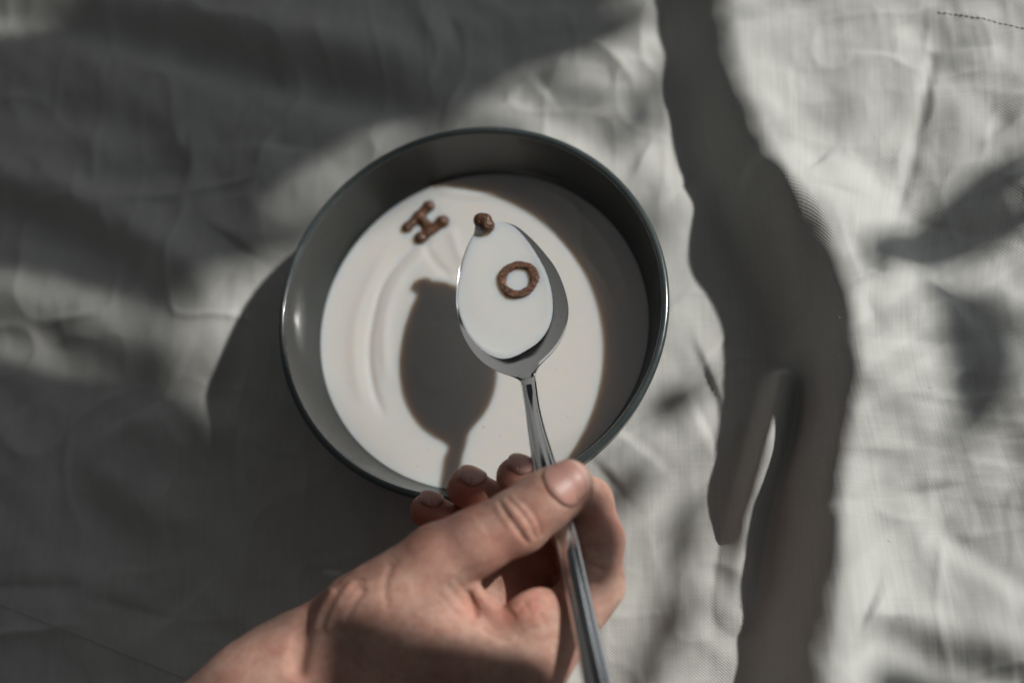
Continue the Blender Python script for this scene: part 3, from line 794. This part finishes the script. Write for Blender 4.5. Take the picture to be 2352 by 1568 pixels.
shade_card(1580, 1230, 0, 6, 19, -.35, 400); shade_card(1530, 1420, 0, 7, 15, -.4, 400); shade_card(1485, 1540, 0, 7, 12, -.3, 400)
shade_card(1590, 890, 4, 12, 7, .5, 400); shade_card(1440, 1120, 0, 7, 14, -.6, 440)
shade_card(1150, 320, 0, 15, 7, .4, 400); shade_card(1350, 90, 0, 30, 9, .3, 470); shade_card(1300, 210, 0, 18, 6, -.3, 400); shade_card(1470, 260, 0, 8, 16, -.4, 470)
shade_card(1000, 420, 0, 14, 5, .6, 400); shade_card(1480, 520, 0, 6, 14, .3, 470); shade_card(2250, 780, 36, 14, 30, .2, 480)
pts = [o.data.vertices[0].co.copy() for o in shade_set.children]
bm = bmesh.new()
root_ = Vector((.62, .30, .05))  # thin made-up wires join the shade cards to one point
for q in pts:
    mid = (q + root_) / 2 + Vector((.03, 0, -.02)); prev = None
    for k in range(9):
        u = k / 8; c_ = root_ * (1 - u) ** 2 + mid * 2 * u * (1 - u) + q * u ** 2
        ring_ = [bm.verts.new(c_ + Vector((math.cos(j * 2.094) * .0006, math.sin(j * 2.094) * .0006, 0))) for j in range(3)]
        if prev:
            for j in range(3): bm.faces.new((prev[j], prev[(j + 1) % 3], ring_[(j + 1) % 3], ring_[j]))
        prev = ring_
me = bpy.data.meshes.new('card_wire'); bm.to_mesh(me); bm.free(); me.materials.append(CARD)
o = bpy.data.objects.new('card_wire', me); COL.objects.link(o); o.parent = shade_set

for o_ in shade_set.children:
    q_ = proj(np.array([tuple(v.co) for v in o_.data.vertices]) / S); q_ = q_[(q_[:, 0] > -60) & (q_[:, 0] < 2412) & (q_[:, 1] > -60) & (q_[:, 1] < 1628)]
    if len(q_): print('IN VIEW', o_.name, q_[0])
# the photographer's camera: just behind the viewpoint, mirrored in the spoon
BLK, t, p = mat('black_plastic'); p.inputs['Base Color'].default_value = (.012, .012, .013, 1); p.inputs['Roughness'].default_value = .5
pc = empty('photo_camera', tuple(CAM)); tag(pc, 'black camera held above the table, out of frame', 'camera')
fw = -R[:, 2]; rt = R[:, 0]; upv = R[:, 1]
def cbox(name, c, sx_, sy_, sz_, bev=6):
    bm = bmesh.new(); bmesh.ops.create_cube(bm, size=1)
    for v in bm.verts: v.co = Vector((c[0] + v.co.x * sx_, c[1] + v.co.y * sy_, c[2] + v.co.z * sz_))
    bmesh.ops.bevel(bm, geom=list(bm.edges), offset=bev, segments=3, affect='EDGES')
    V = [CAM + rt * v.co.x + upv * v.co.y - fw * v.co.z for v in bm.verts]; bm.verts.index_update()
    F = [[v.index for v in f.verts] for f in bm.faces]; bm.free(); mesh_obj(name, V, F, BLK, pc)
cbox('camera_body', (0, 0, 95), 135, 95, 60); cbox('viewfinder', (0, 55, 92), 50, 24, 50)
V = []; n = 40
for (r_, z_) in ((24, 66), (33, 64), (36, 58), (36, 12), (32, 6), (26, 6), (24, 10)):
    for k in range(n): V.append(CAM + rt * r_ * math.cos(k * 2 * math.pi / n) + upv * r_ * math.sin(k * 2 * math.pi / n) - fw * z_)
mesh_obj('lens', V, grid_faces(7, n, wrap_v=True), BLK, pc)

# crumbs and lint
V = []; F = []
for a, b in ((1278, 849), (1299, 919), (1303, 956), (983, 1032), (932, 1041), (911, 979), (959, 1070), (1215, 1020), (1150, 1000), (820, 700), (800, 880), (890, 560), (1350, 900), (1110, 980)):
    c = at(a, b, T + .05); r_ = RS.uniform(.10, .24); k = len(V)
    for dx, dy, dz in ((1, 0, 0), (-1, .2, 0), (0, 1, .1), (.1, -1, 0), (0, 0, .8), (0, 0, -1)): V.append(c + r_ * np.array([dx, dy, dz]) * RS.uniform(.7, 1.3))
    F += [(k, k + 2, k + 4), (k + 2, k + 1, k + 4), (k + 1, k + 3, k + 4), (k + 3, k, k + 4), (k + 2, k, k + 5), (k + 1, k + 2, k + 5), (k + 3, k + 1, k + 5), (k, k + 3, k + 5)]
tag(mesh_obj('cereal_crumbs', V, F, CERW), 'tiny brown cereal crumbs scattered over the milk in the bowl', 'crumbs', 'stuff')
V = []; F = []
for a, b, z, L in ((1705, 1383, 8, 1.6), (1712, 1418, 8, 1.2), (1340, 1030, 0, 1.5), (2140, 900, 34, 2), (1930, 720, 44, 1.6), (2050, 1230, 36, 2)):
    c = at(a, b, z); z0 = float(cloth_height(np.array([c[0]]), np.array([c[1]]))[0]); an_ = RS.uniform(0, 6.28); k = len(V)
    for i in range(6):
        u = i / 5; p_ = np.array([c[0] + L * u * math.cos(an_ + u), c[1] + L * u * math.sin(an_ + u), z0 + .3 + .5 * math.sin(u * 3)])
        for j in range(3): V.append(p_ + .09 * np.array([math.cos(j * 2.1), math.sin(j * 2.1), math.sin(j * 2.1 + 1)]))
    for i in range(5):
        for j in range(3): F.append((k + i * 3 + j, k + i * 3 + (j + 1) % 3, k + i * 3 + 3 + (j + 1) % 3, k + i * 3 + 3 + j))
tag(mesh_obj('lint', V, F, THR), 'pale specks of lint lying on the linen cloth', 'lint', 'stuff')
